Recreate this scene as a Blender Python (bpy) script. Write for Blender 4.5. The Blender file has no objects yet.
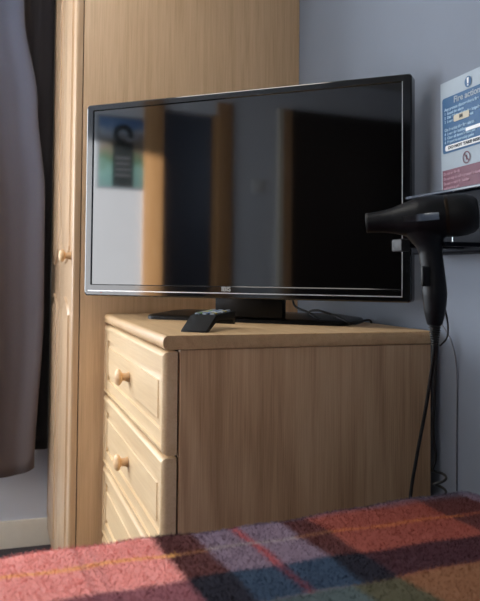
import bpy, bmesh, math, random
from mathutils import Vector, Matrix
random.seed(7)
S = bpy.context.scene
C = S.collection
PI = math.pi

# ------------------------------------------------------------------ materials
def lin(c):
    c = c / 255.0
    return c / 12.92 if c <= .04045 else ((c + .055) / 1.055) ** 2.4
def rgb(r, g, b):
    return (lin(r), lin(g), lin(b), 1)

def new_mat(name):
    m = bpy.data.materials.new(name); m.use_nodes = True
    nt = m.node_tree
    b = nt.nodes['Principled BSDF']
    return m, nt, b
def N(nt, kind, **kw):
    n = nt.nodes.new(kind)
    for k, v in kw.items(): setattr(n, k, v)
    return n
def ramp(nt, stops, interp='LINEAR'):
    n = nt.nodes.new('ShaderNodeValToRGB'); cr = n.color_ramp; cr.interpolation = interp
    while len(cr.elements) > 1: cr.elements.remove(cr.elements[-1])
    cr.elements[0].position = stops[0][0]; cr.elements[0].color = stops[0][1]
    for p, c in stops[1:]:
        e = cr.elements.new(p); e.color = c
    return n
def plain(name, col, rough=.5, metal=0, noise=.06, scale=40, bump=0, ior=None, coat=0):
    m, nt, b = new_mat(name)
    tc = N(nt, 'ShaderNodeTexCoord'); nz = N(nt, 'ShaderNodeTexNoise')
    nz.inputs['Scale'].default_value = scale; nz.inputs['Detail'].default_value = 4
    nt.links.new(tc.outputs['Object'], nz.inputs['Vector'])
    a = tuple(max(0, c * (1 - noise)) for c in col[:3]) + (1,)
    z = tuple(min(1, c * (1 + noise)) for c in col[:3]) + (1,)
    r = ramp(nt, [(.3, a), (.7, z)])
    nt.links.new(nz.outputs['Fac'], r.inputs['Fac']); nt.links.new(r.outputs['Color'], b.inputs['Base Color'])
    b.inputs['Roughness'].default_value = rough; b.inputs['Metallic'].default_value = metal
    if ior: b.inputs['IOR'].default_value = ior
    if coat: b.inputs['Coat Weight'].default_value = coat
    if bump:
        bp = N(nt, 'ShaderNodeBump'); bp.inputs['Strength'].default_value = bump; bp.inputs['Distance'].default_value = .002
        nt.links.new(nz.outputs['Fac'], bp.inputs['Height']); nt.links.new(bp.outputs['Normal'], b.inputs['Normal'])
    return m
def wood(name, dark, mid, light, axis='Z', rough=.45, grain=1.0, fig=.35, bump=.12):
    """oak-effect laminate; grain runs along axis"""
    m, nt, b = new_mat(name)
    tc = N(nt, 'ShaderNodeTexCoord')
    def noise(sc_across, sc_along, detail=5, dist=0.0):
        mp = N(nt, 'ShaderNodeMapping')
        s = [sc_across] * 3; s['XYZ'.index(axis)] = sc_along
        mp.inputs['Scale'].default_value = s
        n = N(nt, 'ShaderNodeTexNoise'); n.inputs['Scale'].default_value = 1; n.inputs['Detail'].default_value = detail
        n.inputs['Distortion'].default_value = dist
        nt.links.new(tc.outputs['Object'], mp.inputs['Vector']); nt.links.new(mp.outputs['Vector'], n.inputs['Vector'])
        return n
    fine = noise(420 * grain, 9, 3); med = noise(70 * grain, 1.6, 4, .6)
    # cathedral figure: contour lines of a slow noise stretched along the grain
    slow = noise(5.5, .9, 2, .4)
    mul = N(nt, 'ShaderNodeMath', operation='MULTIPLY'); mul.inputs[1].default_value = 26
    nt.links.new(slow.outputs['Fac'], mul.inputs[0])
    fr = N(nt, 'ShaderNodeMath', operation='SINE'); nt.links.new(mul.outputs[0], fr.inputs[0])
    f2 = N(nt, 'ShaderNodeMath', operation='MULTIPLY'); f2.inputs[1].default_value = .10 * fig
    nt.links.new(fr.outputs[0], f2.inputs[0])
    a1 = N(nt, 'ShaderNodeMath', operation='MULTIPLY'); a1.inputs[1].default_value = .5
    nt.links.new(fine.outputs['Fac'], a1.inputs[0])
    a2 = N(nt, 'ShaderNodeMath', operation='MULTIPLY_ADD'); a2.inputs[1].default_value = .5
    nt.links.new(med.outputs['Fac'], a2.inputs[0]); nt.links.new(a1.outputs[0], a2.inputs[2])
    a3 = N(nt, 'ShaderNodeMath', operation='ADD'); nt.links.new(a2.outputs[0], a3.inputs[0]); nt.links.new(f2.outputs[0], a3.inputs[1])
    r = ramp(nt, [(.32, dark), (.5, mid), (.68, light)])
    nt.links.new(a3.outputs[0], r.inputs['Fac']); nt.links.new(r.outputs['Color'], b.inputs['Base Color'])
    b.inputs['Roughness'].default_value = rough
    bp = N(nt, 'ShaderNodeBump'); bp.inputs['Strength'].default_value = bump; bp.inputs['Distance'].default_value = .001
    nt.links.new(a3.outputs[0], bp.inputs['Height']); nt.links.new(bp.outputs['Normal'], b.inputs['Normal'])
    return m

M = {}
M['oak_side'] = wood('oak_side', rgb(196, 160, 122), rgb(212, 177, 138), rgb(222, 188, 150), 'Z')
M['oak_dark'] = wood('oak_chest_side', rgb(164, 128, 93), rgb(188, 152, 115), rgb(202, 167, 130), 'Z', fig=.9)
M['oak_top'] = wood('oak_top', rgb(184, 148, 106), rgb(202, 166, 122), rgb(212, 178, 134), 'X', rough=.42)
M['oak_front'] = wood('oak_front', rgb(212, 180, 138), rgb(221, 191, 149), rgb(228, 200, 160), 'X', grain=.6, fig=.5, rough=.38, bump=.03)
M['oak_door'] = wood('oak_door', rgb(190, 156, 120), rgb(200, 167, 132), rgb(208, 176, 142), 'Z', grain=.35, rough=.30, fig=.0, bump=.02)
M['knob'] = wood('knob_wood', rgb(220, 176, 126), rgb(228, 188, 140), rgb(234, 198, 150), 'Y', rough=.5, grain=.4)
M['gap'] = plain('shadow_gap_board', rgb(70, 50, 34), .8)
M['wall'] = plain('painted_wall', rgb(113, 121, 134), .75, noise=.015, scale=6, bump=.05)
M['wall_white'] = plain('painted_wall_white', rgb(224, 229, 238), .7, noise=.015, scale=6)
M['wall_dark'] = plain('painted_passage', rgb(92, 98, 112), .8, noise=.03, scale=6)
M['ceiling'] = plain('painted_ceiling', rgb(205, 205, 203), .9, noise=.01)
M['skirt'] = plain('skirting_paint', rgb(228, 220, 204), .4, noise=.02)
M['carpet'] = plain('carpet', rgb(62, 58, 62), .95, noise=.35, scale=300, bump=.6)
M['piano'] = plain('glossy_black_plastic', rgb(9, 9, 10), .07, noise=.02, ior=1.75)
M['matt_black'] = plain('matt_black_plastic', rgb(9, 9, 10), .5, noise=.05, ior=1.35)
M['stand_black'] = plain('stand_black', rgb(6, 6, 7), .3, noise=.05, ior=1.25)
M['satin_black'] = plain('satin_black_plastic', rgb(5, 7, 13), .45, noise=.05, scale=200, ior=1.32)
M['rubber'] = plain('black_rubber', rgb(10, 10, 11), .55, noise=.05)
M['silver'] = plain('silver_trim', rgb(205, 208, 212), .28, metal=.6, noise=.02)
M['chrome'] = plain('dark_chrome', rgb(150, 154, 160), .16, metal=1, noise=.02)
M['brass'] = plain('bronze_ring', rgb(40, 30, 20), .35, metal=.8, noise=.05)
M['navy_box'] = plain('dark_navy_gloss', rgb(12, 16, 25), .5, noise=.04, ior=1.35)
M['navy_box'].node_tree.nodes['Principled BSDF'].inputs['Specular IOR Level'].default_value = .12
M['navy_edge'] = plain('dark_grey_edge', rgb(52, 60, 74), .25, noise=.04)
M['grey_tab'] = plain('grey_plastic', rgb(36, 36, 38), .6, noise=.03)
M['cable_grey'] = plain('grey_cable', rgb(112, 114, 122), .5, noise=.03)
M['white_pl'] = plain('white_plastic', rgb(225, 226, 226), .4, noise=.01)
M['dim_white'] = plain('old_white_paper', rgb(152, 164, 174), .6, noise=.02)
M['poster_blue'] = plain('poster_blue', rgb(14, 76, 120), .5, noise=.03)
M['poster_maroon'] = plain('poster_maroon', rgb(98, 44, 64), .5, noise=.03)
M['poster_ink'] = plain('poster_dark_ink', rgb(28, 34, 44), .5)
M['poster_pale'] = plain('poster_pale_ink', rgb(150, 180, 205), .5)
M['poster_pink'] = plain('poster_pink_ink', rgb(168, 128, 142), .5)
M['sticker'] = plain('cream_sticker', rgb(188, 180, 158), .5, noise=.06)
M['ink_grey'] = plain('logo_grey', rgb(170, 172, 172), .4)
M['btn_grey'] = plain('button_grey', rgb(140, 150, 160), .4)
M['btn_pale'] = plain('button_pale', rgb(215, 222, 225), .4)
M['btn_blue'] = plain('button_blue', rgb(50, 90, 150), .4)
M['btn_green'] = plain('button_green', rgb(110, 150, 60), .4)
M['btn_yellow'] = plain('button_yellow', rgb(190, 170, 70), .4)
M['btn_red'] = plain('button_red', rgb(160, 50, 50), .4)
M['arch_wood'] = wood('architrave_wood', rgb(196, 146, 96), rgb(214, 164, 112), rgb(224, 178, 126), 'Z', rough=.4)
M['arch_wood2'] = wood('architrave_wood_dark', rgb(168, 124, 82), rgb(190, 144, 98), rgb(204, 158, 112), 'Z', rough=.4)

def screen_mat():
    m, nt, b = new_mat('tv_screen_glass')
    tc = N(nt, 'ShaderNodeTexCoord'); nz = N(nt, 'ShaderNodeTexNoise'); nz.inputs['Scale'].default_value = 3
    nt.links.new(tc.outputs['Object'], nz.inputs['Vector'])
    r = ramp(nt, [(.3, rgb(4, 3, 3)), (.7, rgb(6, 5, 5))])
    nt.links.new(nz.outputs['Fac'], r.inputs['Fac']); nt.links.new(r.outputs['Color'], b.inputs['Base Color'])
    b.inputs['Roughness'].default_value = .045
    b.inputs['IOR'].default_value = 1.95
    return m
M['screen'] = screen_mat()
M['hanger'] = plain('hanger_card', rgb(40, 48, 52), .6)
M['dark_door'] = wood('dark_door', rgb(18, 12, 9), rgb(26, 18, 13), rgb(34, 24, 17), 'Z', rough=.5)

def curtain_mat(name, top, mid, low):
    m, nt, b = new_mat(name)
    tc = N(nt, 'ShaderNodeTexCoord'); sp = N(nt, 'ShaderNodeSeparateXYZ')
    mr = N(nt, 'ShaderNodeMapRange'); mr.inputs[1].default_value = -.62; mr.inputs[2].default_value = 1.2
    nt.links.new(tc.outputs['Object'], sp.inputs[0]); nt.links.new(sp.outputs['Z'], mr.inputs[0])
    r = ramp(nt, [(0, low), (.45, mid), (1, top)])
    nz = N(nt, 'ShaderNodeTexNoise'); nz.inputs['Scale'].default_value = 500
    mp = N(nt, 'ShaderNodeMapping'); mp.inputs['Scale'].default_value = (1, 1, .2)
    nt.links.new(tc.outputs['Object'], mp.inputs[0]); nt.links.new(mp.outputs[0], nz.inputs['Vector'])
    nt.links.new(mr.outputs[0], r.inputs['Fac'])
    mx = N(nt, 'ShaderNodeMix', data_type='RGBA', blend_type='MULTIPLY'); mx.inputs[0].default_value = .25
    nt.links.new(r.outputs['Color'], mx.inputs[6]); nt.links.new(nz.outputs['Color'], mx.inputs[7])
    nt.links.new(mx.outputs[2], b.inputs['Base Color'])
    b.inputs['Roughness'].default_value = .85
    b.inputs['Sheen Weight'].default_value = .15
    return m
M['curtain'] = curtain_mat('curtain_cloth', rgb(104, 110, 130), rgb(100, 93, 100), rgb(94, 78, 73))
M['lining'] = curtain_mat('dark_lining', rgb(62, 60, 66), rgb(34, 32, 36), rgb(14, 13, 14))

def blanket_mat():
    """wool tartan laid out in the blanket's own coordinates (x = v, away from the edge; y = u, along the edge)"""
    m, nt, b = new_mat('wool_tartan')
    tc = N(nt, 'ShaderNodeTexCoord')
    # woolly blur of the band borders
    nz = N(nt, 'ShaderNodeTexNoise'); nz.inputs['Scale'].default_value = 260; nz.inputs['Detail'].default_value = 3
    nt.links.new(tc.outputs['Object'], nz.inputs['Vector'])
    sub = N(nt, 'ShaderNodeVectorMath', operation='SUBTRACT'); sub.inputs[1].default_value = (.5, .5, .5)
    nt.links.new(nz.outputs['Color'], sub.inputs[0])
    sc = N(nt, 'ShaderNodeVectorMath', operation='SCALE'); sc.inputs['Scale'].default_value = .022
    nt.links.new(sub.outputs[0], sc.inputs[0])
    ad = N(nt, 'ShaderNodeVectorMath', operation='ADD')
    nt.links.new(tc.outputs['Object'], ad.inputs[0]); nt.links.new(sc.outputs[0], ad.inputs[1])
    sp = N(nt, 'ShaderNodeSeparateXYZ'); nt.links.new(ad.outputs[0], sp.inputs[0])
    def rng(sock, lo, hi):
        mr = N(nt, 'ShaderNodeMapRange'); mr.inputs[1].default_value = lo; mr.inputs[2].default_value = hi
        nt.links.new(sock, mr.inputs[0]); return mr.outputs[0]
    U0, U1 = -.5, 1.0
    V0, V1 = -.1, 1.2
    uu = rng(sp.outputs['Y'], U0, U1); vv = rng(sp.outputs['X'], V0, V1)
    def bands(lst, lo, hi):
        e = .004
        st = []
        for i, (p, c) in enumerate(lst):
            q = (p - lo) / (hi - lo)
            if i: st.append((max(0, q - e / (hi - lo)), lst[i - 1][1]))
            st.append((min(1, q + (e / (hi - lo) if i else 0)), c))
        return st
    red = rgb(248, 164, 154); mar = rgb(92, 52, 50); pur = rgb(134, 114, 128); red_dim = rgb(152, 80, 68); thin = rgb(172, 78, 78); dk = rgb(118, 62, 66)  # left red is lightened for window light; right red is its dimmer copy
    A = bands([(U0, pur), (-.32, mar), (-.24, red), (.205, mar), (.265, pur), (.328, thin), (.338, pur), (.408, mar), (.458, red_dim), (.675, mar), (.77, pur), (.84, thin), (.85, pur)], U0, U1)
    nvy = rgb(38, 36, 46); blu = rgb(56, 72, 92); mdk = rgb(70, 40, 46)
    B = bands([(U0, blu), (-.32, nvy), (-.24, rgb(150, 92, 98)), (.205, nvy), (.265, blu), (.328, rgb(110, 58, 70)), (.338, blu), (.408, nvy), (.458, mdk), (.675, nvy), (.77, blu)], U0, U1)
    olv = rgb(104, 84, 60); tea = rgb(84, 96, 96); brn = rgb(138, 94, 66)
    Cc = bands([(U0, tea), (-.32, olv), (-.24, brn), (.205, olv), (.265, tea), (.39, rgb(86, 82, 62)), (.46, brn), (.675, olv), (.77, tea)], U0, U1)
    rA, rB, rC = (ramp(nt, x) for x in (A, B, Cc))
    for r in (rA, rB, rC): nt.links.new(uu, r.inputs['Fac'])
    W_, K_ = (1, 1, 1, 1), (0, 0, 0, 1)
    mB = ramp(nt, bands([(V0, K_), (.192, W_), (.28, K_), (.62, W_), (.70, K_)], V0, V1))
    mC = ramp(nt, bands([(V0, K_), (.28, W_), (.55, K_)], V0, V1))
    mE = ramp(nt, [(0, (.8, .8, .8, 1)), ((.010 - V0) / (V1 - V0), (.8, .8, .8, 1)), ((.042 - V0) / (V1 - V0), K_)])
    mY = ramp(nt, [((x - V0) / (V1 - V0), c) for x, c in [(V0, K_), (.099, K_), (.104, (.75, .75, .75, 1)), (.109, (.75, .75, .75, 1)), (.114, K_)]])
    for r in (mB, mC, mE, mY): nt.links.new(vv, r.inputs['Fac'])
    def mix(f, a, c):
        mx = N(nt, 'ShaderNodeMix', data_type='RGBA')
        nt.links.new(f, mx.inputs[0]); nt.links.new(a, mx.inputs[6])
        if isinstance(c, tuple): mx.inputs[7].default_value = c
        else: nt.links.new(c, mx.inputs[7])
        return mx.outputs[2]
    o = mix(mB.outputs['Color'], rA.outputs['Color'], rB.outputs['Color'])
    o = mix(mC.outputs['Color'], o, rC.outputs['Color'])
    yel = ramp(nt, bands([(U0, rgb(255, 186, 104)), (.22, rgb(150, 100, 70)), (.265, rgb(164, 150, 146)), (.40, rgb(130, 84, 58)), (.46, rgb(190, 112, 64)), (.70, rgb(150, 80, 60))], U0, U1))  # stripe likewise painted brighter at the lit left end, dimmer at right
    nt.links.new(uu, yel.inputs['Fac'])
    o = mix(mY.outputs['Color'], o, yel.outputs['Color'])
    dl = ramp(nt, [((x - U0) / (U1 - U0), c) for x, c in [(U0, K_), (.090, K_), (.094, (.45,) * 3 + (1,)), (.098, K_), (.108, K_), (.112, (.5,) * 3 + (1,)), (.116, K_)]])
    nt.links.new(uu, dl.inputs['Fac'])
    o = mix(dl.outputs['Color'], o, rgb(70, 44, 70))
    o = mix(mE.outputs['Color'], o, rgb(88, 88, 104))
    # flecks
    n2 = N(nt, 'ShaderNodeTexNoise'); n2.inputs['Scale'].default_value = 460; n2.inputs['Detail'].default_value = 5; n2.inputs['Roughness'].default_value = .7
    nt.links.new(tc.outputs['Object'], n2.inputs['Vector'])
    fl = ramp(nt, [(.3, (.55, .55, .6, 1)), (.55, (1, 1, 1, 1)), (.62, (1.05, 1.05, 1.05, 1)), (.75, (1.5, 1.45, 1.45, 1))])
    nt.links.new(n2.outputs['Fac'], fl.inputs['Fac'])
    mm = N(nt, 'ShaderNodeMix', data_type='RGBA', blend_type='MULTIPLY'); mm.inputs[0].default_value = .6
    nt.links.new(o, mm.inputs[6]); nt.links.new(fl.outputs['Color'], mm.inputs[7])
    nt.links.new(mm.outputs[2], b.inputs['Base Color'])
    b.inputs['Roughness'].default_value = .95
    b.inputs['Specular IOR Level'].default_value = .15
    bp = N(nt, 'ShaderNodeBump'); bp.inputs['Strength'].default_value = .5; bp.inputs['Distance'].default_value = .0018
    nt.links.new(n2.outputs['Fac'], bp.inputs['Height']); nt.links.new(bp.outputs['Normal'], b.inputs['Normal'])
    return m
M['blanket'] = blanket_mat()

def picture_mat():
    m, nt, b = new_mat('landscape_print')
    tc = N(nt, 'ShaderNodeTexCoord'); sp = N(nt, 'ShaderNodeSeparateXYZ'); nz = N(nt, 'ShaderNodeTexNoise')
    nz.inputs['Scale'].default_value = 14
    nt.links.new(tc.outputs['Object'], sp.inputs[0]); nt.links.new(tc.outputs['Object'], nz.inputs['Vector'])
    ma = N(nt, 'ShaderNodeMath', operation='MULTIPLY_ADD'); ma.inputs[1].default_value = .14
    nt.links.new(nz.outputs['Fac'], ma.inputs[0]); nt.links.new(sp.outputs['Z'], ma.inputs[2])
    mr = N(nt, 'ShaderNodeMapRange'); mr.inputs[1].default_value = -.14; mr.inputs[2].default_value = .30
    nt.links.new(ma.outputs[0], mr.inputs[0])
    r = ramp(nt, [(0, rgb(120, 160, 162)), (.22, rgb(128, 172, 168)), (.4, rgb(98, 128, 104)), (.55, rgb(140, 132, 118)), (.66, rgb(150, 150, 156)), (.74, rgb(190, 204, 220)), (.86, rgb(110, 150, 205)), (1, rgb(80, 122, 184))])
    nt.links.new(mr.outputs[0], r.inputs['Fac']); nt.links.new(r.outputs['Color'], b.inputs['Base Color'])
    b.inputs['Roughness'].default_value = .4
    return m
M['picture'] = picture_mat()

# ------------------------------------------------------------------ mesh helpers
def link(name, bm, mat, parent=None, smooth=True, angle=40):
    me = bpy.data.meshes.new(name)
    bmesh.ops.recalc_face_normals(bm, faces=bm.faces)
    bm.to_mesh(me); bm.free()
    me.materials.append(mat)
    if smooth:
        for p in me.polygons: p.use_smooth = True
        me.set_sharp_from_angle(angle=math.radians(angle))
    o = bpy.data.objects.new(name, me); C.objects.link(o)
    if parent: o.parent = parent
    return o
def empty(name, loc=(0, 0, 0), rz=0, rot=None):
    o = bpy.data.objects.new(name, None); C.objects.link(o)
    o.location = loc; o.rotation_euler = rot or (0, 0, rz); o.empty_display_size = .05
    return o
def tag(o, label=None, cat=None, group=None, kind=None):
    for k, v in (('label', label), ('category', cat), ('group', group), ('kind', kind)):
        if v: o[k] = v
    return o
def box(bm, x0, x1, y0, y1, z0, z1, bev=0, seg=2, mat=None):
    r = bmesh.ops.create_cube(bm, size=1)
    vs = r['verts']
    for v in vs:
        v.co = Vector(((x0 + x1) / 2 + v.co.x * (x1 - x0), (y0 + y1) / 2 + v.co.y * (y1 - y0), (z0 + z1) / 2 + v.co.z * (z1 - z0)))
        if mat: v.co = mat @ v.co
    if bev:
        es = list({e for v in vs for e in v.link_edges})
        bmesh.ops.bevel(bm, geom=es, offset=bev, segments=seg, profile=.5, affect='EDGES')
    return vs
def mbox(name, dims, mat, parent=None, bev=0, seg=2, m4=None):
    bm = bmesh.new(); box(bm, *dims, bev=bev, seg=seg, mat=m4)
    return link(name, bm, mat, parent)
def lathe(bm, prof, origin, axis, n=28, scale2=(1, 1)):
    """prof = [(along, radius)]; axis = unit vector"""
    a = Vector(axis).normalized()
    t = Vector((0, 0, 1)) if abs(a.z) < .9 else Vector((1, 0, 0))
    u = a.cross(t).normalized(); w = a.cross(u).normalized()
    rings = []
    for s, r in prof:
        c = Vector(origin) + a * s
        if r < 1e-6: rings.append([bm.verts.new(c)]); continue
        rings.append([bm.verts.new(c + u * (r * scale2[0] * math.cos(2 * PI * k / n)) + w * (r * scale2[1] * math.sin(2 * PI * k / n))) for k in range(n)])
    for A, B in zip(rings, rings[1:]):
        for k in range(n):
            k2 = (k + 1) % n
            if len(A) == 1 and len(B) == 1: continue
            if len(A) == 1: bm.faces.new((A[0], B[k], B[k2]))
            elif len(B) == 1: bm.faces.new((A[k], A[k2], B[0]))
            else: bm.faces.new((A[k], A[k2], B[k2], B[k]))
    if len(rings[0]) > 1: bm.faces.new(rings[0])
    if len(rings[-1]) > 1: bm.faces.new(rings[-1])
def smooth_path(pts, sub=8):
    P = [Vector(p) for p in pts]; out = []
    for i in range(len(P) - 1):
        p0 = P[max(i - 1, 0)]; p1 = P[i]; p2 = P[i + 1]; p3 = P[min(i + 2, len(P) - 1)]
        for k in range(sub):
            t = k / sub
            out.append(.5 * ((2 * p1) + (p2 - p0) * t + (2 * p0 - 5 * p1 + 4 * p2 - p3) * t * t + (3 * p1 - p0 - 3 * p2 + p3) * t ** 3))
    out.append(P[-1]); return out
def tube(bm, pts, r, n=10, rads=None, flat=1.0):
    prev = None; rings = []
    up = None
    for i, p in enumerate(pts):
        d = (pts[min(i + 1, len(pts) - 1)] - pts[max(i - 1, 0)]).normalized()
        if up is None:
            t = Vector((0, 0, 1)) if abs(d.z) < .9 else Vector((1, 0, 0)); up = d.cross(t).normalized()
        up = (up - d * up.dot(d)).normalized(); w = d.cross(up)
        rr = rads[i] if rads else r
        rings.append([bm.verts.new(p + up * rr * math.cos(2 * PI * k / n) + w * rr * flat * math.sin(2 * PI * k / n)) for k in range(n)])
    for A, B in zip(rings, rings[1:]):
        for k in range(n): bm.faces.new((A[k], A[(k + 1) % n], B[(k + 1) % n], B[k]))
    bm.faces.new(rings[0]); bm.faces.new(rings[-1])
def prism(bm, outline, y0, y1, bev=0):
    """outline in (x,z) extruded along y"""
    a = [bm.verts.new((x, y0, z)) for x, z in outline]; b = [bm.verts.new((x, y1, z)) for x, z in outline]
    n = len(a)
    fs = [bm.faces.new(a), bm.faces.new(b[::-1])]
    for k in range(n): fs.append(bm.faces.new((a[k], b[k], b[(k + 1) % n], a[(k + 1) % n])))
    if bev:
        es = list({e for f in fs[:2] for e in f.edges})
        bmesh.ops.bevel(bm, geom=es, offset=bev, segments=2, profile=.5, affect='EDGES')
def panel_rings(bm, x0, x1, z0, z1, yb, rings):
    """panelled board: facing -Y. rings = [(inset, y)], y measured (smaller = nearer the viewer); first ring sits at the back"""
    L = []
    for ins, y in [(0, yb)] + rings:
        L.append([bm.verts.new(c) for c in ((x0 + ins, y, z0 + ins), (x1 - ins, y, z0 + ins), (x1 - ins, y, z1 - ins), (x0 + ins, y, z1 - ins))])
    for A, B in zip(L, L[1:]):
        for k in range(4): bm.faces.new((A[k], A[(k + 1) % 4], B[(k + 1) % 4], B[k]))
    bm.faces.new(L[-1]); bm.faces.new(L[0][::-1])
def text_mesh(name, body, size, mat, parent, loc, rot, bold=0.0, align='LEFT', sx=1.0):
    cu = bpy.data.curves.new(name, 'FONT'); cu.body = body; cu.size = size; cu.align_x = align; cu.extrude = .0002
    cu.offset = bold
    t = bpy.data.objects.new(name, cu); C.objects.link(t)
    bpy.context.view_layer.update()
    me = bpy.data.meshes.new_from_object(t.evaluated_get(bpy.context.evaluated_depsgraph_get()))
    bpy.data.objects.remove(t)
    me.materials.clear(); me.materials.append(mat)
    o = bpy.data.objects.new(name, me); C.objects.link(o); o.parent = parent
    o.location = loc; o.rotation_euler = rot; o.scale = (sx, 1, 1)
    return o

# ------------------------------------------------------------------ key measures (metres; z = 0 is the chest top)
FL, CE = -.93, 1.45
YW = .576            # wall behind the television
YO = -2.6            # far wall, seen in the screen
XW, XE = -1.62, 2.95
WX = -.798           # wardrobe side
# ------------------------------------------------------------------ room
tag(mbox('floor', (XW - .1, XE + .1, YO - 1.2, YW + .1, FL - .1, FL), M['carpet']), kind='structure')
tag(mbox('ceiling', (XW - .1, XE + .1, YO - 1.2, YW + .1, CE, CE + .1), M['ceiling']), kind='structure')
tag(mbox('wall_back', (XW - .1, XE + .1, YW, YW + .1, FL, CE), M['wall']), kind='structure')
tag(mbox('wall_right', (XE, XE + .1, YO - 1.2, YW, FL, CE), M['wall']), kind='structure')
WY0, WY1, WZ0, WZ1 = -2.35, -.55, -.12, 1.25      # window opening
bm = bmesh.new()
box(bm, XW - .1, XW, YO - 1.2, WY0, FL, CE); box(bm, XW - .1, XW, WY1, YW, FL, CE)
box(bm, XW - .1, XW, WY0, WY1, FL, WZ0); box(bm, XW - .1, XW, WY0, WY1, WZ1, CE)
tag(link('wall_left', bm, M['wall_white'], smooth=False), kind='structure')
wf = mbox('window_1', (XW - .07, XW - .03, WY0, WY1, WZ0, WZ0 + .05), M['white_pl']); tag(wf, kind='structure')
bm = bmesh.new()
box(bm, XW - .07, XW - .03, WY0, WY1, WZ1 - .05, WZ1); box(bm, XW - .07, XW - .03, WY0, WY0 + .05, WZ0, WZ1)
box(bm, XW - .07, XW - .03, WY1 - .05, WY1, WZ0, WZ1); box(bm, XW - .07, XW - .03, (WY0 + WY1) / 2 - .03, (WY0 + WY1) / 2 + .03, WZ0, WZ1)
link('window_frame', bm, M['white_pl'], wf)
# skirting boards
bm = bmesh.new(); prism(bm, [(0, 0), (.016, 0), (.016, .085), (.010, .098), (0, .10)], YO, YW)
o = link('baseboard_left', bm, M['skirt']); o.location = (XW, 0, FL); tag(o, kind='structure')
bm = bmesh.new(); box(bm, WX, XE, YW - .016, YW, FL, FL + .10, bev=.004); tag(link('baseboard_back', bm, M['skirt']), kind='structure')

# far wall with an opening onto a passage (mirrored in the screen)
OX0, OX1 = .40, .78
bm = bmesh.new()
box(bm, XW, OX0, YO - .1, YO, FL, CE); box(bm, OX1, XE, YO - .1, YO, FL, CE); box(bm, OX0, OX1, YO - .1, YO, 1.15, CE)
tag(link('wall_front', bm, M['wall_white'], smooth=False), kind='structure')
bm = bmesh.new()
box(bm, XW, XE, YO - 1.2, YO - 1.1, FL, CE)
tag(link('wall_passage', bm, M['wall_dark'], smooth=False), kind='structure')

# ------------------------------------------------------------------ chest of drawers
chest = empty('chest_of_drawers', (0, 0, FL))
tag(chest, 'pale oak chest of drawers with round wooden knobs under the television', 'chest of drawers')
def in_chest(o): o.parent = chest; o.matrix_parent_inverse = Matrix.Translation((0, 0, -FL)); return o
CX0, CX1, CD = WX + .004, 0, .553
TH = .0276; DH = .2014
# top board, bull-nosed front and side edges
bm = bmesh.new()
box(bm, CX0, CX1 + .001, -.034, CD, -TH, 0)
es = [e for e in bm.edges if all(abs(v.co.z) < 1e-4 or abs(v.co.z + TH) < 1e-4 for v in e.verts) and abs(e.verts[0].co.z - e.verts[1].co.z) < 1e-4
      and (all(v.co.y < -.03 for v in e.verts))]
bmesh.ops.bevel(bm, geom=es, offset=.0115, segments=5, profile=.5, affect='EDGES')
es = [e for e in bm.edges if all(v.co.x > CX1 for v in e.verts) and abs(e.verts[0].co.z - e.verts[1].co.z) < 1e-4 and abs(e.verts[0].co.y - e.verts[1].co.y) > .3]
bmesh.ops.bevel(bm, geom=es, offset=.003, segments=3, profile=.5, affect='EDGES')
in_chest(link('top_board', bm, M['oak_top']))
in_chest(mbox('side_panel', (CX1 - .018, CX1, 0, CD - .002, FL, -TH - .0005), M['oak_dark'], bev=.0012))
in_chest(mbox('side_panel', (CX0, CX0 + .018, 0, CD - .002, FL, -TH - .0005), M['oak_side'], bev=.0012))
in_chest(mbox('back_panel', (CX0 + .018, CX1 - .018, CD - .01, CD - .003, FL + .06, -TH - .001), M['oak_side']))
in_chest(mbox('plinth', (CX0 + .018, CX1 - .018, .02, .036, FL, FL + .062), M['oak_dark']))
bm = bmesh.new()
box(bm, CX0 + .018, CX1 - .018, .006, .02, FL + .06, -TH - .001)
in_chest(link('carcass_front', bm, M['gap']))
def knob_obj(parent, x, y, z, r=.0165, ln=.030):
    bm = bmesh.new()
    prof = [(0, r * .62), (.0025, r * .62), (.005, r * .52), (.009, r * .50), (.014, r * .48), (.0165, r * .72), (.0195, r * .96), (.0235, r * 1.0), (.0275, r * .86), (.030, r * .55), (.0308, 0)]
    prof = [(s * ln / .03, q) for s, q in prof]
    lathe(bm, prof, (0, 0, 0), (0, -1, 0))
    k = link('knob', bm, M['knob'], parent); k.location = (x, y, z); return k
for i in range(4):
    zt = -TH - i * DH - .004; zb = -TH - (i + 1) * DH + .001
    d = empty('drawer', (0, 0, 0)); in_chest(d)
    bm = bmesh.new()
    yf = -.0325
    R = [(0.0, yf + .010), (.0012, yf + .006), (.0045, yf + .0022), (.009, yf), (.013, yf + .0002), (.0145, yf + .0042),
         (.028, yf + .0045), (.030, yf + .0045), (.040, yf + .0045)]
    R += [(.041, yf + .0045), (.0425, yf + .0098), (.046, yf + .0100), (.060, yf + .0050), (.0615, yf + .0030)]
    panel_rings(bm, CX0 + .002, CX1 - .003, zb, zt, -.004, R)
    f = link('drawer_front', bm, M['oak_front'], d, angle=28)
    knob_obj(d, -.392, yf + .0025, (zt + zb) / 2, r=.0195, ln=.033)
    bm = bmesh.new(); box(bm, CX0 + .03, CX1 - .03, .02, .48, zb + .015, zt - .03)
    link('drawer_box', bm, M['oak_side'], d)

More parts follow.
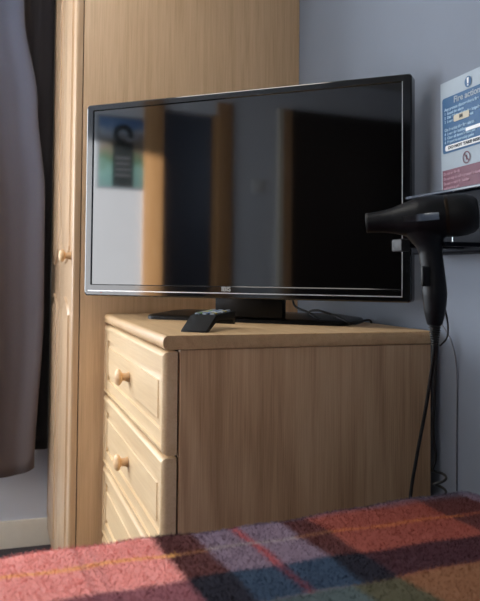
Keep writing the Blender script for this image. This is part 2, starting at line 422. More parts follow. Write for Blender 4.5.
# ------------------------------------------------------------------ wardrobe
ward = empty('wardrobe', (WX, -.1, FL))
tag(ward, 'tall oak wardrobe standing between the grey curtain and the chest of drawers', 'wardrobe')
def in_ward(o): o.parent = ward; o.matrix_parent_inverse = Matrix.Translation((-WX, .1, -FL)); return o
WB = -1.602; WT = 1.30; WF = -.1055
in_ward(mbox('side_panel', (WX - .018, WX, WF + .003, YW - .0005, FL, WT), M['oak_side'], bev=.0015))
in_ward(mbox('side_panel', (WB, WB + .018, WF + .003, YW - .017, FL, WT), M['oak_side'], bev=.0015))
in_ward(mbox('top_panel', (WB + .018, WX - .018, WF + .003, YW - .017, WT - .018, WT), M['oak_side']))
in_ward(mbox('back_panel', (WB + .018, WX - .018, YW - .03, YW - .02, FL + .02, WT - .02), M['oak_side']))
in_ward(mbox('carcass_front', (WB + .018, WX - .018, WF + .006, WF + .02, FL, WT - .02), M['gap']))
def arch_ring(bm, x0, x1, z0, z1, lst, up, n=14, rise=.05):
    """panel moulding with an arched end (up: +1 arch at top, -1 at bottom)"""
    L = []
    for ins, y in lst:
        a0, a1 = x0 + ins, x1 - ins; b0, b1 = z0 + ins, z1 - ins
        if up > 0: pts = [(a0, b0), (a1, b0)] + [(a1 + (a0 - a1) * k / n, b1 - rise + rise * math.sin(PI * k / n) ** .8) for k in range(n + 1)]
        else: pts = [(a1, b1), (a0, b1)] + [(a0 + (a1 - a0) * k / n, b0 + rise - rise * math.sin(PI * k / n) ** .8) for k in range(n + 1)]
        L.append([bm.verts.new((x, y, z)) for x, z in pts])
    for A, B in zip(L, L[1:]):
        for k in range(len(A)): bm.faces.new((A[k], A[(k + 1) % len(A)], B[(k + 1) % len(A)], B[k]))
    bm.faces.new(L[-1])
YF = -.129
for dx0, dx1, kx in ((-1.203, WX - .001, WX - .052), (WB + .001, -1.207, WX - .758)):
    d = empty('door', (0, 0, 0)); in_ward(d)
    bm = bmesh.new(); box(bm, dx0, dx1, YF + .003, WF, FL + .06, WT - .002)
    es = [e for e in bm.edges if all(v.co.y < YF + .004 for v in e.verts)]
    bmesh.ops.bevel(bm, geom=es, offset=.008, segments=4, profile=.5, affect='EDGES')
    link('door_board', bm, M['oak_door'], d)
    m_ = .062
    for z0, z1, up in ((.145, WT - .07, -1), (FL + .13, .045, 1)):
        bm = bmesh.new()
        arch_ring(bm, dx0 + m_, dx1 - m_, z0, z1, [(0, YF + .0035), (.004, YF - .003), (.012, YF - .004), (.018, YF - .0005), (.024, YF + .001), (.045, YF - .004), (.048, YF - .0045)], up)
        link('raised_panel', bm, M['oak_door'], d)
    if kx > -1: knob_obj(d, kx, YF + .003, .168, r=.019, ln=.034)
in_ward(mbox('plinth', (WB + .018, WX - .018, WF + .004, WF + .02, FL, FL + .06), M['oak_side']))

# ------------------------------------------------------------------ television
K = 1.17
camx, camy, camz = 1.40155, -.34411, .11794
tcx = camx + (-.07166 - camx) * K; tcy = camy + (.1255 - camy) * K
TA = .83421
tv = empty('television', (tcx, tcy, 0), TA)
tag(tv, 'black flat screen television with a glossy bezel angled on top of the chest', 'television')
TW = .735 * K / 2; Z0 = camz + (.06744 - camz) * K; Z1 = camz + (.49919 - camz) * K
BS, BT, BB = .021, .017, .030
bm = bmesh.new()      # bezel frame with rounded corners, hollow
def rrect(x0, x1, z0, z1, r, n=5):
    pts = []
    for cx, cz, a in ((x1 - r, z0 + r, -PI / 2), (x1 - r, z1 - r, 0), (x0 + r, z1 - r, PI / 2), (x0 + r, z0 + r, PI)):
        for k in range(n + 1):
            t = a + PI / 2 * k / n; pts.append((cx + r * math.cos(t), cz + r * math.sin(t)))
    return pts
L = []
for x0, x1, z0, z1, r, y in ((-TW, TW, Z0, Z1, .008, .034), (-TW, TW, Z0, Z1, .008, .003), (-TW + .001, TW - .001, Z0 + .001, Z1 - .001, .008, .0008), (-TW + .003, TW - .003, Z0 + .003, Z1 - .003, .007, 0),
                            (-TW + BS - .002, TW - BS + .002, Z0 + BB - .002, Z1 - BT + .002, .002, 0), (-TW + BS, TW - BS, Z0 + BB, Z1 - BT, .001, .003), (-TW + BS, TW - BS, Z0 + BB, Z1 - BT, .001, .007)):
    L.append([bm.verts.new((x, y, z)) for x, z in rrect(x0, x1, z0, z1, r)])
for A, B in zip(L, L[1:]):
    for k in range(len(A)): bm.faces.new((A[k], A[(k + 1) % len(A)], B[(k + 1) % len(A)], B[k]))
link('bezel', bm, M['piano'], tv, angle=8)
bm = bmesh.new(); box(bm, -TW + BS - .001, TW - BS + .001, .004, .006, Z0 + BB - .001, Z1 - BT + .001)
link('screen', bm, M['screen'], tv, smooth=False)
bm = bmesh.new()
box(bm, -TW + .002, TW - .002, .014, .034, Z0 + .002, Z1 - .002, bev=.006)
box(bm, -.26, .26, .03, .062, Z0 + .04, Z1 - .12, bev=.015)
link('back_cover', bm, M['matt_black'], tv)
link('trim_strip', (lambda b: (box(b, -TW + .012, TW - .02, -.0012, .001, Z0 + .0118, Z0 + .0142), b)[1])(bmesh.new()), M['silver'], tv)
link('side_strip', (lambda b: (box(b, TW - .0215, TW - .0200, -.0010, .001, Z0 + .0142, Z1 - .016), b)[1])(bmesh.new()), M['silver'], tv)
text_mesh('logo', 'IBIS', .0150, M['ink_grey'], tv, (-.028, -.0014, Z0 + .0180), (PI / 2, 0, 0), bold=.0004, sx=1.1)
mbox('power_light', (-TW + .052, -TW + .056, -.0012, .001, Z0 + .0070, Z0 + .0090), M['btn_red'], tv)
# stand
bm = bmesh.new()
box(bm, -.060, .120, .028, .055, .012, Z0 + .06, bev=.006)
link('stand_neck', bm, M['stand_black'], tv)
bm = bmesh.new()
pts = rrect(-.27, .27, .035, .235, .035, 8)
L = []
for ins, z in ((0, 0), (0, .008), (.003, .011), (.010, .013), (.030, .016), (.05, .021), (.075, .022)):
    cx, cy = 0, .135
    L.append([bm.verts.new((x * (1 - ins / .27), cy + (y - cy) * (1 - ins / .1), z)) for x, y in pts])
for A, B in zip(L, L[1:]):
    for k in range(len(A)): bm.faces.new((A[k], A[(k + 1) % len(A)], B[(k + 1) % len(A)], B[k]))
bm.faces.new(L[0]); bm.faces.new(L[-1])
link('stand_base', bm, M['stand_black'], tv)

# power lead lying behind the stand
def W(pts): return [Vector(p) for p in pts]
def tvp(x, y, z):
    return Vector((tcx + x * math.cos(TA) - y * math.sin(TA), tcy + x * math.sin(TA) + y * math.cos(TA), z))
bm = bmesh.new()
P = [tvp(.12, .062, Z0 + .07), tvp(.125, .085, Z0 + .03), tvp(.13, .08, .045), tvp(.17, .06, .03), tvp(.21, .055, .012), tvp(.235, .08, .0145), tvp(.20, .11, .016), tvp(.16, .10, .024), tvp(.19, .07, .034), tvp(.24, .06, .022), tvp(.285, .055, .006)]
P += [Vector((-.26, .545, .006)), Vector((-.28, .562, -.05))]
tube(bm, smooth_path(P), .0026)
o = link('power_cable', bm, M['rubber'], tv); o.matrix_parent_inverse = (Matrix.Translation((tcx, tcy, 0)) @ Matrix.Rotation(TA, 4, 'Z')).inverted()
# aerial lead from the back of the television to the wall unit
bm = bmesh.new()
P = [(-.052, .565, .085), (-.02, .560, .055), (.03, .555, .02), (.06, .562, -.02), (.063, .572, -.09), (.060, .573, -.3), (.065, .573, -.82)]
tube(bm, smooth_path(P), .0016)
tag(link('aerial_cable', bm, M['cable_grey']), 'thin lead running down the wall behind the hair dryer handle', 'cable')

# ------------------------------------------------------------------ remote control
rd = math.atan2(.633, -.77)
rem = empty('remote_control', (-.066, .043, 0), rd)
tag(rem, 'black television remote control lying on the front of the chest top', 'remote control')
bm = bmesh.new()
top = [(0, 0), (.004, .0006), (.0008, .004), (.046, .0315), (.051, .0330), (.058, .0334), (.152, .0372), (.157, .0355), (.158, .009), (.150, .009), (.147, .014), (.140, .0210), (.065, .0225), (.052, .0205), (.012, .0)]
prism(bm, [top[0]] + top[2:], -.0285, .0285, bev=.0012)
link('body', bm, M['matt_black'], rem)
sl = math.atan2(.0038, .094)
cols = ['btn_pale', 'btn_grey', 'btn_blue', 'btn_green', 'btn_yellow', 'btn_grey', 'btn_pale']
q = 0
for i in range(9):
    for j in range(3):
        x = .058 + i * .0105; z = .0334 + (x - .058) * math.tan(sl)
        m = M['btn_grey'] if i not in (1, 4, 6) else M[['btn_pale', 'btn_yellow', 'btn_blue', 'btn_green', 'btn_pale'][(i + j) % 5]]
        bm = bmesh.new(); box(bm, x - .0038, x + .0038, -.017 + j * .017 - .005, -.017 + j * .017 + .005, z - .001, z + .0034, bev=.0009)
        link('button', bm, m, rem)

# ------------------------------------------------------------------ hair dryer on its wall holder
hold = empty('hair_dryer_holder', (.15, YW, .17))
tag(hold, 'dark glossy hair dryer holder box fixed to the wall under the notice', 'holder')
def in_hold(o): o.parent = hold; o.matrix_parent_inverse = Matrix.Translation((-.15, -YW, -.17)); return o
in_hold(mbox('case', (.0, .31, .505, YW, .163, .281), M['navy_box'], bev=.004, seg=3))
in_hold(mbox('top_plate', (-.012, .325, .495, YW, .2815, .2875), M['navy_edge'], bev=.0015))
in_hold(mbox('seam_strip', (.1485, .1505, .5035, .506, .172, .278), M['silver']))
bm = bmesh.new()
in_hold(mbox('cradle_arm', (.160, .185, .385, .51, .170, .178), M['navy_box'], bev=.002))
in_hold(mbox('cradle_arm', (.262, .282, .40, .51, .170, .178), M['navy_box'], bev=.002))
in_hold(mbox('cradle_tip', (.152, .188, .368, .388, .163, .186), M['grey_tab'], bev=.003))

dry = empty('hair_dryer', (.22, .39, .22))
tag(dry, 'matt black hair dryer hanging on the wall with its nozzle pointing left', 'hair dryer')
def in_dry(o): o.parent = dry; o.matrix_parent_inverse = Matrix.Translation((-.22, -.39, -.22)); return o
Np = Vector((.198, .292, .212)); Rp = Vector((.302, .466, .2290)); ax = (Rp - Np).normalized(); LN = (Rp - Np).length
s_ = LN / .205 * .95
# housing: barrel, neck and handle grown into one surface
hx = Np + ax * (.121 * s_) + Vector((-.001, -.003, 0))
bm = bmesh.new()
lathe(bm, [(0, .0172), (.002, .0176), (.03 * s_, .0195), (.05 * s_, .0232), (.075 * s_, .0308), (.095 * s_, .0365), (.112 * s_, .0382), (.130 * s_, .0380), (.146 * s_, .0370)], Np, ax, 48)
axh = Vector((ax.x, ax.y, 0)).normalized(); axp = Vector((-axh.y, axh.x, 0))
L = []
for z, a, b_, o_ in ((.228, .034, .026, -.010), (.205, .038, .029, -.010), (.190, .034, .0265, -.009), (.180, .0285, .0235, -.006), (.170, .0235, .0215, -.002), (.160, .0210, .0205, 0)):
    cc = Vector((hx.x, hx.y, z)) + axh * o_
    L.append([bm.verts.new(cc + axh * a * math.cos(2 * PI * q_ / 32) + axp * b_ * math.sin(2 * PI * q_ / 32)) for q_ in range(32)])
for A, B in zip(L, L[1:]):
    for q_ in range(32): bm.faces.new((A[q_], A[(q_ + 1) % 32], B[(q_ + 1) % 32], B[q_]))
bm.faces.new(L[0]); bm.faces.new(L[-1])
hp = smooth_path([(hx.x, hx.y, .178), (hx.x + .001, hx.y + .0005, .155), (hx.x + .005, hx.y + .003, .120), (hx.x + .008, hx.y + .004, .085), (hx.x + .008, hx.y + .004, .055), (hx.x + .008, hx.y + .004, .032)], 6)
kk = [.0210, .0205, .0205, .0218, .0185, .0125]
rads = []
for i in range(len(hp)):
    t = i / (len(hp) - 1) * (len(kk) - 1); a = int(min(t, len(kk) - 2)); rads.append(kk[a] + (kk[a + 1] - kk[a]) * (t - a))
tube(bm, hp, 0, 24, rads)
hs = link('housing', bm, M['satin_black'], angle=60)
md = hs.modifiers.new('fuse', 'REMESH'); md.mode = 'VOXEL'; md.voxel_size = .0018; md.use_smooth_shade = True
md = hs.modifiers.new('soften', 'SMOOTH'); md.factor = .5; md.iterations = 9
in_dry(hs)
bm = bmesh.new()
lathe(bm, [(-.0006, .0160), (-.0012, .0168), (-.0004, .0176), (.004, .0184)], Np, ax, 40)
in_dry(link('nozzle_rim', bm, M['matt_black']))
bm = bmesh.new()
lathe(bm, [(.1435 * s_, .0368), (.145 * s_, .0374), (.149 * s_, .0374), (.151 * s_, .0368)], Np, ax, 40)
in_dry(link('trim_ring', bm, M['brass']))
bm = bmesh.new()
lathe(bm, [(.150 * s_, .0370), (.165 * s_, .0378), (.184 * s_, .0362), (.196 * s_, .0320), (.203 * s_, .025), (.206 * s_, 0)], Np, ax, 40)
in_dry(link('rear_grille', bm, M['matt_black']))
# glossy inlay stripe on the near side of the barrel
side = Vector((.95, -.313, 0)); side = (side - ax * side.dot(ax)).normalized(); upv = ax.cross(side)
if upv.z < 0: upv = -upv
bm = bmesh.new()
rr = [(.068, .0288), (.077, .0313), (.087, .0343), (.097, .0367), (.108, .0380), (.120, .0383), (.132, .0379)]
grid = []
for s, r in rr:
    row = []
    for a in (-.20, -.09, .02, .12):
        hw = (a - .155)
        row.append(bm.verts.new(Np + ax * (s * s_) + (side * math.cos(a + .02) + upv * math.sin(a + .02)) * (r + .0012)))
    grid.append(row)
for A, B in zip(grid, grid[1:]):
    for k in range(3): bm.faces.new((A[k], A[k + 1], B[k + 1], B[k]))
in_dry(link('gloss_inlay', bm, M['chrome']))
bm = bmesh.new()
hb = hp[-1]
for i in range(9):
    r = .0112 - i * .0006
    lathe(bm, [(0, r * .8), (.001, r), (.0028, r), (.0038, r * .8)], hb - Vector((0, 0, i * .0042 - .002)), (0, 0, -1), 18)
in_dry(link('cord_relief', bm, M['rubber']))
mid = hp[14]
bm = bmesh.new(); box(bm, hx.x + .012, hx.x + .020, hx.y - .028, hx.y - .012, .10, .135, bev=.003)
in_dry(link('switch', bm, M['matt_black']))
# hanging loop at the bottom of the handle
bm = bmesh.new()
lp = [(hb.x + .004, hb.y + .018, .062), (hb.x + .004, hb.y + .022, .045), (hb.x + .003, hb.y + .025, .025), (hb.x + .002, hb.y + .022, .008), (hb.x, hb.y + .010, -.004)]
tube(bm, smooth_path(lp), .0016)
in_dry(link('hanging_loop', bm, M['rubber']))
# cords
e0 = hb - Vector((0, 0, .034))
bm = bmesh.new()
P = [e0 + Vector((0, 0, .006)), e0, (e0.x - .028, e0.y + .010, -.06), (e0.x - .065, e0.y + .022, -.13), (e0.x - .103, e0.y + .028, -.22), (e0.x - .133, e0.y + .031, -.32), (e0.x - .145, e0.y + .03, -.5), (e0.x - .145, e0.y + .05, -.75), (e0.x - .14, e0.y + .08, FL + .008), (e0.x - .15, e0.y + .1, FL + .006)]
tube(bm, smooth_path(P), .0034)
in_dry(link('power_cord', bm, M['rubber']))
bm = bmesh.new()
P = smooth_path([e0 + Vector((.002, .002, .006)), e0 + Vector((.002, .003, 0)), (e0.x - .022, e0.y + .015, -.06), (e0.x - .055, e0.y + .034, -.13), (e0.x - .09, e0.y + .057, -.19), (e0.x - .105, e0.y + .070, -.225), (e0.x - .112, e0.y + .068, -.248)], 8)
c0 = P[-1]
n = 90
for k in range(1, n):
    a = k / n * 2 * PI * 2.8
    rr_ = .012 * min(1, k / 8)
    off = .013 * min(1, k / 12)
    P.append(c0 + Vector((0, 0, .004)) + Vector((.313, .95, 0)) * (off + rr_ * math.sin(a - PI / 2) + .000) + Vector((-.95, .313, 0)) * (rr_ * math.cos(a - PI / 2)) + Vector((0, 0, -.006 - .075 * k / n)))
tube(bm, P, .0026)
in_dry(link('coiled_cord', bm, M['rubber']))

# ------------------------------------------------------------------ fire notice on the wall
po = empty('fire_notice', (.009, YW, .31), 0, rot=(0, math.radians(-1.3), 0))
tag(po, 'blue, white and maroon fire action notice on the wall above the hair dryer', 'notice')
PY = lambda k: -.0012 - .0007 * k
def sheet(name, x0, x1, z0, z1, lay, mat, r=0):
    bm = bmesh.new()
    pts = rrect(x0, x1, z0, z1, r, 5) if r else [(x0, z0), (x1, z0), (x1, z1), (x0, z1)]
    prism(bm, pts, PY(lay), PY(lay) + .0007)
    return link(name, bm, mat, po, smooth=False)
bm = bmesh.new(); prism(bm, [(-.004, -.03), (.199, -.03), (.199, .225), (-.004, .225)], -.0012, 0)
link('paper', bm, M['dim_white'], po, smooth=False)
sheet('blue_panel', .003, .192, .070, .190, 1, M['poster_blue'], .006)
sheet('maroon_panel', .001, .194, -.026, .034, 1, M['poster_maroon'])
def disc(name, cx, cz, r, lay, mat, r_in=0):
    bm = bmesh.new(); n = 32
    a = [[bm.verts.new((cx + q * math.cos(2 * PI * k / n), PY(lay) + dy, cz + q * math.sin(2 * PI * k / n))) for k in range(n)] for q in ((r, r_in) if r_in else (r,)) for dy in (0,)]
    if r_in:
        for k in range(n): bm.faces.new((a[0][k], a[0][(k + 1) % n], a[1][(k + 1) % n], a[1][k]))
    else: bm.faces.new(a[0])
    return link(name, bm, mat, po, smooth=False)
disc('mandatory_symbol', .097, .205, .0115, 2, M['poster_blue'])
T = (PI / 2, 0, 0)
bm = bmesh.new(); prism(bm, [(.0950, .2015), (.0990, .2015), (.1000, .2135), (.0940, .2135)], PY(3), PY(3) + .0006); prism(bm, [(.0952, .1965), (.0988, .1965), (.0988, .1998), (.0952, .1998)], PY(3), PY(3) + .0006)
link('exclamation_mark', bm, M['white_pl'], po, smooth=False)
text_mesh('heading', 'Fire action', .0185, M['dim_white'], po, (.046, PY(2), .1735), T, bold=.0004, sx=1.15)
lines = ['Any person discovering a fire', '1  Sound the alarm', '2  Dial 999 to call the fire brigade', '3  Leave by the nearest exit', '', 'On hearing the fire alarm', '4  Leave the building', '5  Close all doors behind you', '6  Report to assembly point']
zz = .161
for i, t in enumerate(lines):
    if t: text_mesh('text_line', t, .0092 if i in (0, 5) else .0082, M['poster_pale'], po, (.012, PY(2), zz - i * .0088), T, bold=.0003, sx=1.1)
sheet('sticker', .046, .100, .132, .146, 3, M['sticker'], .003)
text_mesh('sticker_text', '101', .009, M['poster_ink'], po, (.066, PY(4), .1365), T, bold=.0006)
sheet('blank_label', .088, .150, .104, .111, 3, M['white_pl'])
sheet('notice_strip', .014, .182, .074, .086, 3, M['white_pl'], .005)
text_mesh('strip_text', 'DO NOT TAKE RISKS', .0085, M['poster_ink'], po, (.026, PY(4), .0772), T, bold=.0004, sx=1.45)
disc('prohibition_ring', .088, .050, .0130, 2, M['poster_maroon'], .0105)
bm = bmesh.new(); prism(bm, [(.0793, .0570), (.0809, .0586), (.0967, .0430), (.0951, .0414)], PY(2), PY(2) + .0004)
prism(bm, [(.0865, .0450), (.0895, .0450), (.0895, .0550), (.0865, .0550)], PY(2), PY(2) + .0004)
link('prohibition_bar', bm, M['poster_maroon'], po, smooth=False)
for i, t in enumerate(['Do not use the lift', 'Do not stop to collect personal belongings', 'Do not re-enter the building', 'until told it is safe']):
    text_mesh('text_line', t, .0078, M['poster_pink'], po, (.006, PY(2), .0235 - i * .0105), T, bold=.0004)

# ------------------------------------------------------------------ curtains
def curtain(name, x, yL, edge, z0f, z1, amp, wl, mat, ny=90, nz=40, ph=0):
    bm = bmesh.new(); g = []
    for j in range(nz + 1):
        t = j / nz; row = []
        for i in range(ny + 1):
            s = i / ny
            zt = z1; 
            y1 = edge(t); y = yL + (y1 - yL) * s
            zb = z0f(s); z = zt + (zb - zt) * t
            d = (1 - s) * (y1 - yL)
            w = amp * (.55 + .45 * t) * (math.sin(2 * PI * d / wl + ph + .25 * math.sin(3 * t)) + .3 * math.sin(2 * PI * d / wl * 2.3 + 1))
            row.append(bm.verts.new((x + w, y, z)))
        g.append(row)
    for A, B in zip(g, g[1:]):
        for i in range(ny): bm.faces.new((A[i], A[i + 1], B[i + 1], B[i]))
    o = link(name, bm, mat, angle=180)
    md = o.modifiers.new('thick', 'SOLIDIFY'); md.thickness = .003
    return o
def lerp_edge(pts):
    def f(t):
        for (a, b), (c, d) in zip(pts, pts[1:]):
            if t <= c:
                u = (t - a) / (c - a); u = u * u * (3 - 2 * u); return b + (d - b) * u
        return pts[-1][1]
    return f
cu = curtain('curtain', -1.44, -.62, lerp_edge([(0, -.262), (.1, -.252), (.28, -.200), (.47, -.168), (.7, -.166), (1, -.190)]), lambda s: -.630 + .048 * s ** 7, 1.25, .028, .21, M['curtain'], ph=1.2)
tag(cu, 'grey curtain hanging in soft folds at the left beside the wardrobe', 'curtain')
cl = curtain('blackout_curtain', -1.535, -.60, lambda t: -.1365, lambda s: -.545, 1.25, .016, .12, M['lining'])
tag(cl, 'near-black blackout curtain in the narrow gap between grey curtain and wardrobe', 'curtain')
rail = empty('curtain_rail', (-1.49, -1.4, 1.26))
tag(rail, 'white curtain rail above the window', 'curtain rail')
o = mbox('track', (-.09, .01, -1.1, 1.25, 0, .02), M['white_pl'], rail, bev=.003)
for yy in (-1.0, 0, 1.0):
    mbox('bracket', (-.13, -.085, yy, yy + .02, 0, .03), M['white_pl'], rail)

# ------------------------------------------------------------------ bed and blanket
BA = math.radians(94.574 - 90)
bed = empty('bed', (.309, -.327, FL), BA)
tag(bed, 'single bed in the foreground under a tartan blanket', 'bed')
U0b, U1b, VL = -1.10, .825, .88
def edge_in(u):
    t = max(0, min(1, (u - .30) / .36)); t = t * t * (3 - 2 * t); return .028 * (1 - t)
zt = -.272 - FL
mb = mbox('mattress', (.014, VL, U0b, U1b, zt - .24, zt - .012), plain('mattress_ticking', rgb(210, 205, 195), .8), bed, bev=.04, seg=4)
mbox('bed_base', (.02, VL - .01, U0b + .01, U1b - .01, .07, zt - .241), plain('bed_base_fabric', rgb(60, 58, 62), .9), bed, bev=.01)
for a, b_ in ((.08, U0b + .1), (.08, U1b - .1), (VL - .1, U0b + .1), (VL - .1, U1b - .1)):
    bm = bmesh.new(); lathe(bm, [(0, .022), (.01, .025), (.069, .025)], (a, b_, 0), (0, 0, 1), 16); link('leg', bm, M['matt_black'], bed)
# blanket: lies on the mattress and hangs over its sides
def fold(s, lo, hi, r, drop):
    """arc-length coordinate to (position, fall): flat between lo and hi, rounded shoulders, then vertical"""
    q = r * PI / 2
    if s < lo + r:
        t = (lo + r) - s
        if t < q: a = t / r; return lo + r - r * math.sin(a), -(r - r * math.cos(a))
        return lo, -(r + (t - q))
    if s > hi - r:
        t = s - (hi - r)
        if t < q: a = t / r; return hi - r + r * math.sin(a), -(r - r * math.cos(a))
        return hi, -(r + (t - q))
    return s, 0
def hsh(a, b):
    return .0020 * math.sin(a * 9.1 + 1.3) * math.sin(b * 7.3 + .4) + .0012 * math.sin(a * 23 + b * 11) + .0012 * math.sin(a * 47 - b * 39 + 2)
bl = empty('tmp'); bpy.data.objects.remove(bl)
bm = bmesh.new(); g = []
r = .055; D_ = .36
vlo, vhi, ulo, uhi = -.033, VL + .01, U0b - .012, U1b + .009
def lin_(a, b, n): return [a + (b - a) * i / n for i in range(n + 1)]
sv = lin_(vlo - D_, vlo - .05, 14) + lin_(vlo - .04, .35, 120) + lin_(.36, vhi + D_, 60)
su = lin_(ulo - D_, -.45, 40) + lin_(-.44, uhi + .02, 190) + lin_(uhi + .04, uhi + D_, 14)
def bl_pt(s, t):
    x, fx = fold(s, vlo, vhi, r, D_); x += edge_in(t) * max(0, 1 - max(0, x) / .3); y, fy = fold(t, ulo, uhi, r, D_)
    z = min(fx, fy) if (fx < -r or fy < -r) else fx + fy * .9
    z = max(z, -D_)
    if fx < -r and fy > -r: x -= .008 * (1 + math.sin(t * 22)) * min(1, (-fx - r) / .1)
    if fy < -r and fx > -r: y += math.copysign(.008 * (1 + math.sin(s * 22)) * min(1, (-fy - r) / .1), t)
    if fx < -r and fy < -r:
        z = max(fx, -D_)
    return Vector((x, y, z + (hsh(x, y) if z > -.03 else 0)))
for s in sv: g.append([bm.verts.new(bl_pt(s, t)) for t in su])
for A, B in zip(g, g[1:]):
    for k in range(len(su) - 1): bm.faces.new((A[k], A[k + 1], B[k + 1], B[k]))
# wool fibres standing out of the surface
rnd = random.Random(3)
for _ in range(52000):
    s = vlo - .03 + .5 * rnd.random() ** 1.3; t = -.2 + rnd.random() * 1.03
    p = bl_pt(s, t)
    nrm = Vector((-1 if p.x < .03 else 0, 0, 1)) * .5 + Vector((rnd.gauss(0, 1), rnd.gauss(0, 1), rnd.random())) * .6
    nrm.normalize()
    ln = .0025 + .0045 * rnd.random() ** 2
    sd = nrm.cross(Vector((rnd.random() - .5, rnd.random() - .5, rnd.random() - .5))).normalized() * .00035
    q2 = p + nrm * ln * .6 + Vector((0, 0, .0004)); tip = p + nrm * ln + Vector((rnd.gauss(0, .0012), rnd.gauss(0, .0012), 0))
    a = bm.verts.new(p - sd); b_ = bm.verts.new(p + sd); c_ = bm.verts.new(q2 + sd * .8); d_ = bm.verts.new(q2 - sd * .8); e_ = bm.verts.new(tip)
    bm.faces.new((a, b_, c_, d_)); bm.faces.new((d_, c_, e_))
me = bpy.data.meshes.new('tartan_blanket'); bm.to_mesh(me); bm.free(); me.materials.append(M['blanket'])
for p in me.polygons: p.use_smooth = True
blk = bpy.data.objects.new('tartan_blanket', me); C.objects.link(blk)
blk.location = (.309, -.327, -.263); blk.rotation_euler = (0, 0, BA)
tag(blk, 'woollen tartan blanket in red, maroon, purple and brown spread over the bed', 'blanket')

# ------------------------------------------------------------------ what the screen mirrors, on the far wall
tr = mbox('trim_1', (OX0 - .125, OX0, YO - .1, YO + .02, FL, CE - .22), M['arch_wood'], bev=.003); tag(tr, kind='structure')
tr = mbox('trim_2', (OX1 - .015, OX1 + .09, YO - .1, YO + .02, FL, CE - .22), M['arch_wood2'], bev=.003); tag(tr, kind='structure')
tr = mbox('trim_3', (1.20, 1.235, YO, YO + .03, FL, CE - .22), M['skirt'], bev=.003); tag(tr, kind='structure')
tr = mbox('trim_4', (1.235, 1.30, YO, YO + .03, FL, CE - .22), M['arch_wood2'], bev=.003); tag(tr, kind='structure')
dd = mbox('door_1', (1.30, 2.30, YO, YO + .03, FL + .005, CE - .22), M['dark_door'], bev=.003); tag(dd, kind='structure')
pic = empty('landscape_picture', (.150, YO, .855))
tag(pic, 'small landscape picture with blue sky on the far wall, mirrored in the screen', 'picture')
bm = bmesh.new(); box(bm, -.155, .155, .002, .008, -.21, .21, bev=.001); link('print', bm, M['picture'], pic)
bm = bmesh.new(); box(bm, -.170, .170, 0, .004, -.225, .225, bev=.001); link('backing', bm, M['dim_white'], pic)
hg = empty('door_hanger', (.140, YO + .012, .845))
tag(hg, 'black door hanger hanging over the landscape picture, mirrored in the screen', 'door hanger')
bm = bmesh.new()
out = [(-.05, -.15), (.05, -.15)]
n = 20
outer = [(.052 * math.cos(a), .075 + .055 * math.sin(a)) for a in [(-.5 + (PI + .5) * k / n) for k in range(n + 1)]]
inner = [(.026 * math.cos(a), .078 + .027 * math.sin(a)) for a in [(PI + .9 - (PI + .6) * k / n) for k in range(n + 1)]]
def hook(cx, cz):
    V = []
    for k in range(25):
        a = -.35 + (2 * PI - .75) * k / 24
        V.append((cx + .027 * math.cos(a), cz + .027 * math.sin(a), cx + .055 * math.cos(a), cz + .055 * math.sin(a)))
    a_ = [[bm.verts.new((v[0], y, v[1])) for v in V] for y in (0, .003)]; b__ = [[bm.verts.new((v[2], y, v[3])) for v in V] for y in (0, .003)]
    for y in (0, 1):
        for k in range(24): bm.faces.new((a_[y][k], a_[y][k + 1], b__[y][k + 1], b__[y][k]))
    for k in range(24):
        bm.faces.new((a_[0][k], a_[0][k + 1], a_[1][k + 1], a_[1][k])); bm.faces.new((b__[0][k], b__[0][k + 1], b__[1][k + 1], b__[1][k]))
hook(0, .120)
for v in list(bm.verts): v.co.x *= 1.3; v.co.z = .12 + (v.co.z - .12) * 1.2
box(bm, -.072, .072, 0, .003, -.20, .075)
for v in bm.verts: v.co.x *= .88
link('card', bm, M['hanger'], hg, smooth=False)
for i in range(4): mbox('printed_line', (-.045, .045, .003, .004, -.03 - i * .035, -.018 - i * .035), M['cable_grey'], hg)
sw = empty('light_switch', (1.06, YO, .70))
tag(sw, 'square light switch on the far wall, mirrored in the screen', 'light switch')
mbox('plate', (-.045, .045, 0, .01, -.045, .045), M['white_pl'], sw, bev=.003)
mbox('rocker', (-.012, .012, .009, .015, -.02, .02), M['white_pl'], sw, bev=.002)

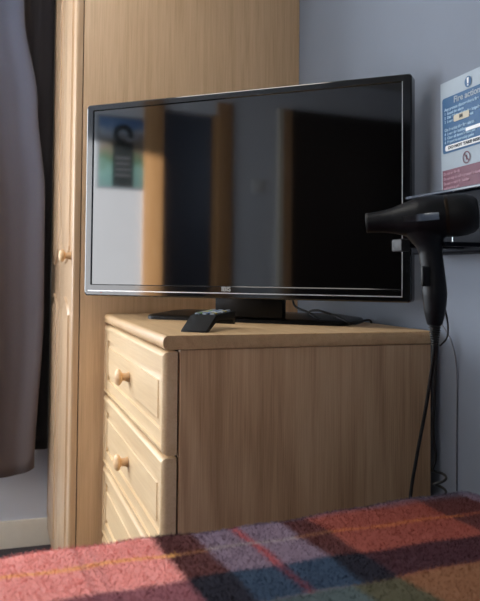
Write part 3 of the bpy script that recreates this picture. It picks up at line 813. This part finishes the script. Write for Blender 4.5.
# ------------------------------------------------------------------ light
def area(name, loc, rot, sx, sy, power, col):
    l = bpy.data.lights.new(name, 'AREA'); l.shape = 'RECTANGLE'; l.size = sx; l.size_y = sy; l.energy = power; l.color = col
    o = bpy.data.objects.new(name, l); C.objects.link(o); o.location = loc; o.rotation_euler = rot; return o
area('window_daylight', (XW - .12, (WY0 + WY1) / 2, (WZ0 + WZ1) / 2), (0, -PI / 2, 0), WZ1 - WZ0, WY1 - WY0, 95, (.86, .93, 1.0))
area('added_room_fill', (2.75, -1.3, 1.2), Vector((-2.8, 1.5, -1.3)).to_track_quat('-Z', 'Y').to_euler(), .8, .6, 5, (1.0, .93, .84))  # added fill for the right-facing wood sides; no real source stands here
area('added_top_fill', (-.05, -.45, 1.42), (0, 0, 0), .7, .5, 8, (1.0, .95, .88))  # added overhead fill to brighten the wall corner; stands for no known lamp
pl_ = bpy.data.lights.new('added_passage_fill', 'POINT'); pl_.energy = 15; pl_.color = (.82, .91, 1); pl_.shadow_soft_size = .1  # invented light, added to lift the passage out of black
ppo = bpy.data.objects.new('added_passage_fill', pl_); C.objects.link(ppo); ppo.location = (1.6, YO - .6, .9)
sl_ = bpy.data.lights.new('low_sun', 'SUN'); sl_.energy = 24; sl_.angle = .02; sl_.color = (1.0, .95, .88)
so = bpy.data.objects.new('low_sun', sl_); C.objects.link(so); so.location = (-4, 2, 3)
so.rotation_euler = Vector((1, -.94, -.125 * 1.38)).to_track_quat('-Z', 'Y').to_euler()
w = bpy.data.worlds.new('sky'); S.world = w; w.use_nodes = True
bg = w.node_tree.nodes['Background']; bg.inputs[0].default_value = (.6, .75, 1, 1); bg.inputs[1].default_value = .6

# ------------------------------------------------------------------ camera
yaw, pitch, roll, f, py = .3186596679, .0337638509, .0090357043, 748.9585, 249.0205
fw = Vector((-math.cos(yaw), math.sin(yaw), 0)); rt = Vector((math.sin(yaw), math.cos(yaw), 0)); up = Vector((0, 0, 1))
fw2 = fw * math.cos(pitch) + up * math.sin(pitch); u2 = -fw * math.sin(pitch) + up * math.cos(pitch)
r3 = rt * math.cos(roll) + u2 * math.sin(roll); u3 = -rt * math.sin(roll) + u2 * math.cos(roll)
cd = bpy.data.cameras.new('camera'); co = bpy.data.objects.new('camera', cd); C.objects.link(co)
m = Matrix((r3, u3, -fw2)).transposed().to_4x4(); m.translation = Vector((camx, camy, camz)); co.matrix_world = m
cd.sensor_fit = 'VERTICAL'; cd.sensor_height = 36; cd.lens = f / 601 * 36
cd.shift_y = -(300.5 - py) / 601
cd.clip_start = .02
cd.dof.use_dof = True; cd.dof.focus_distance = 1.62; cd.dof.aperture_fstop = 6.5
S.camera = co
S.view_settings.view_transform = 'Standard'
S.view_settings.look = 'None'
S.view_settings.exposure = 0
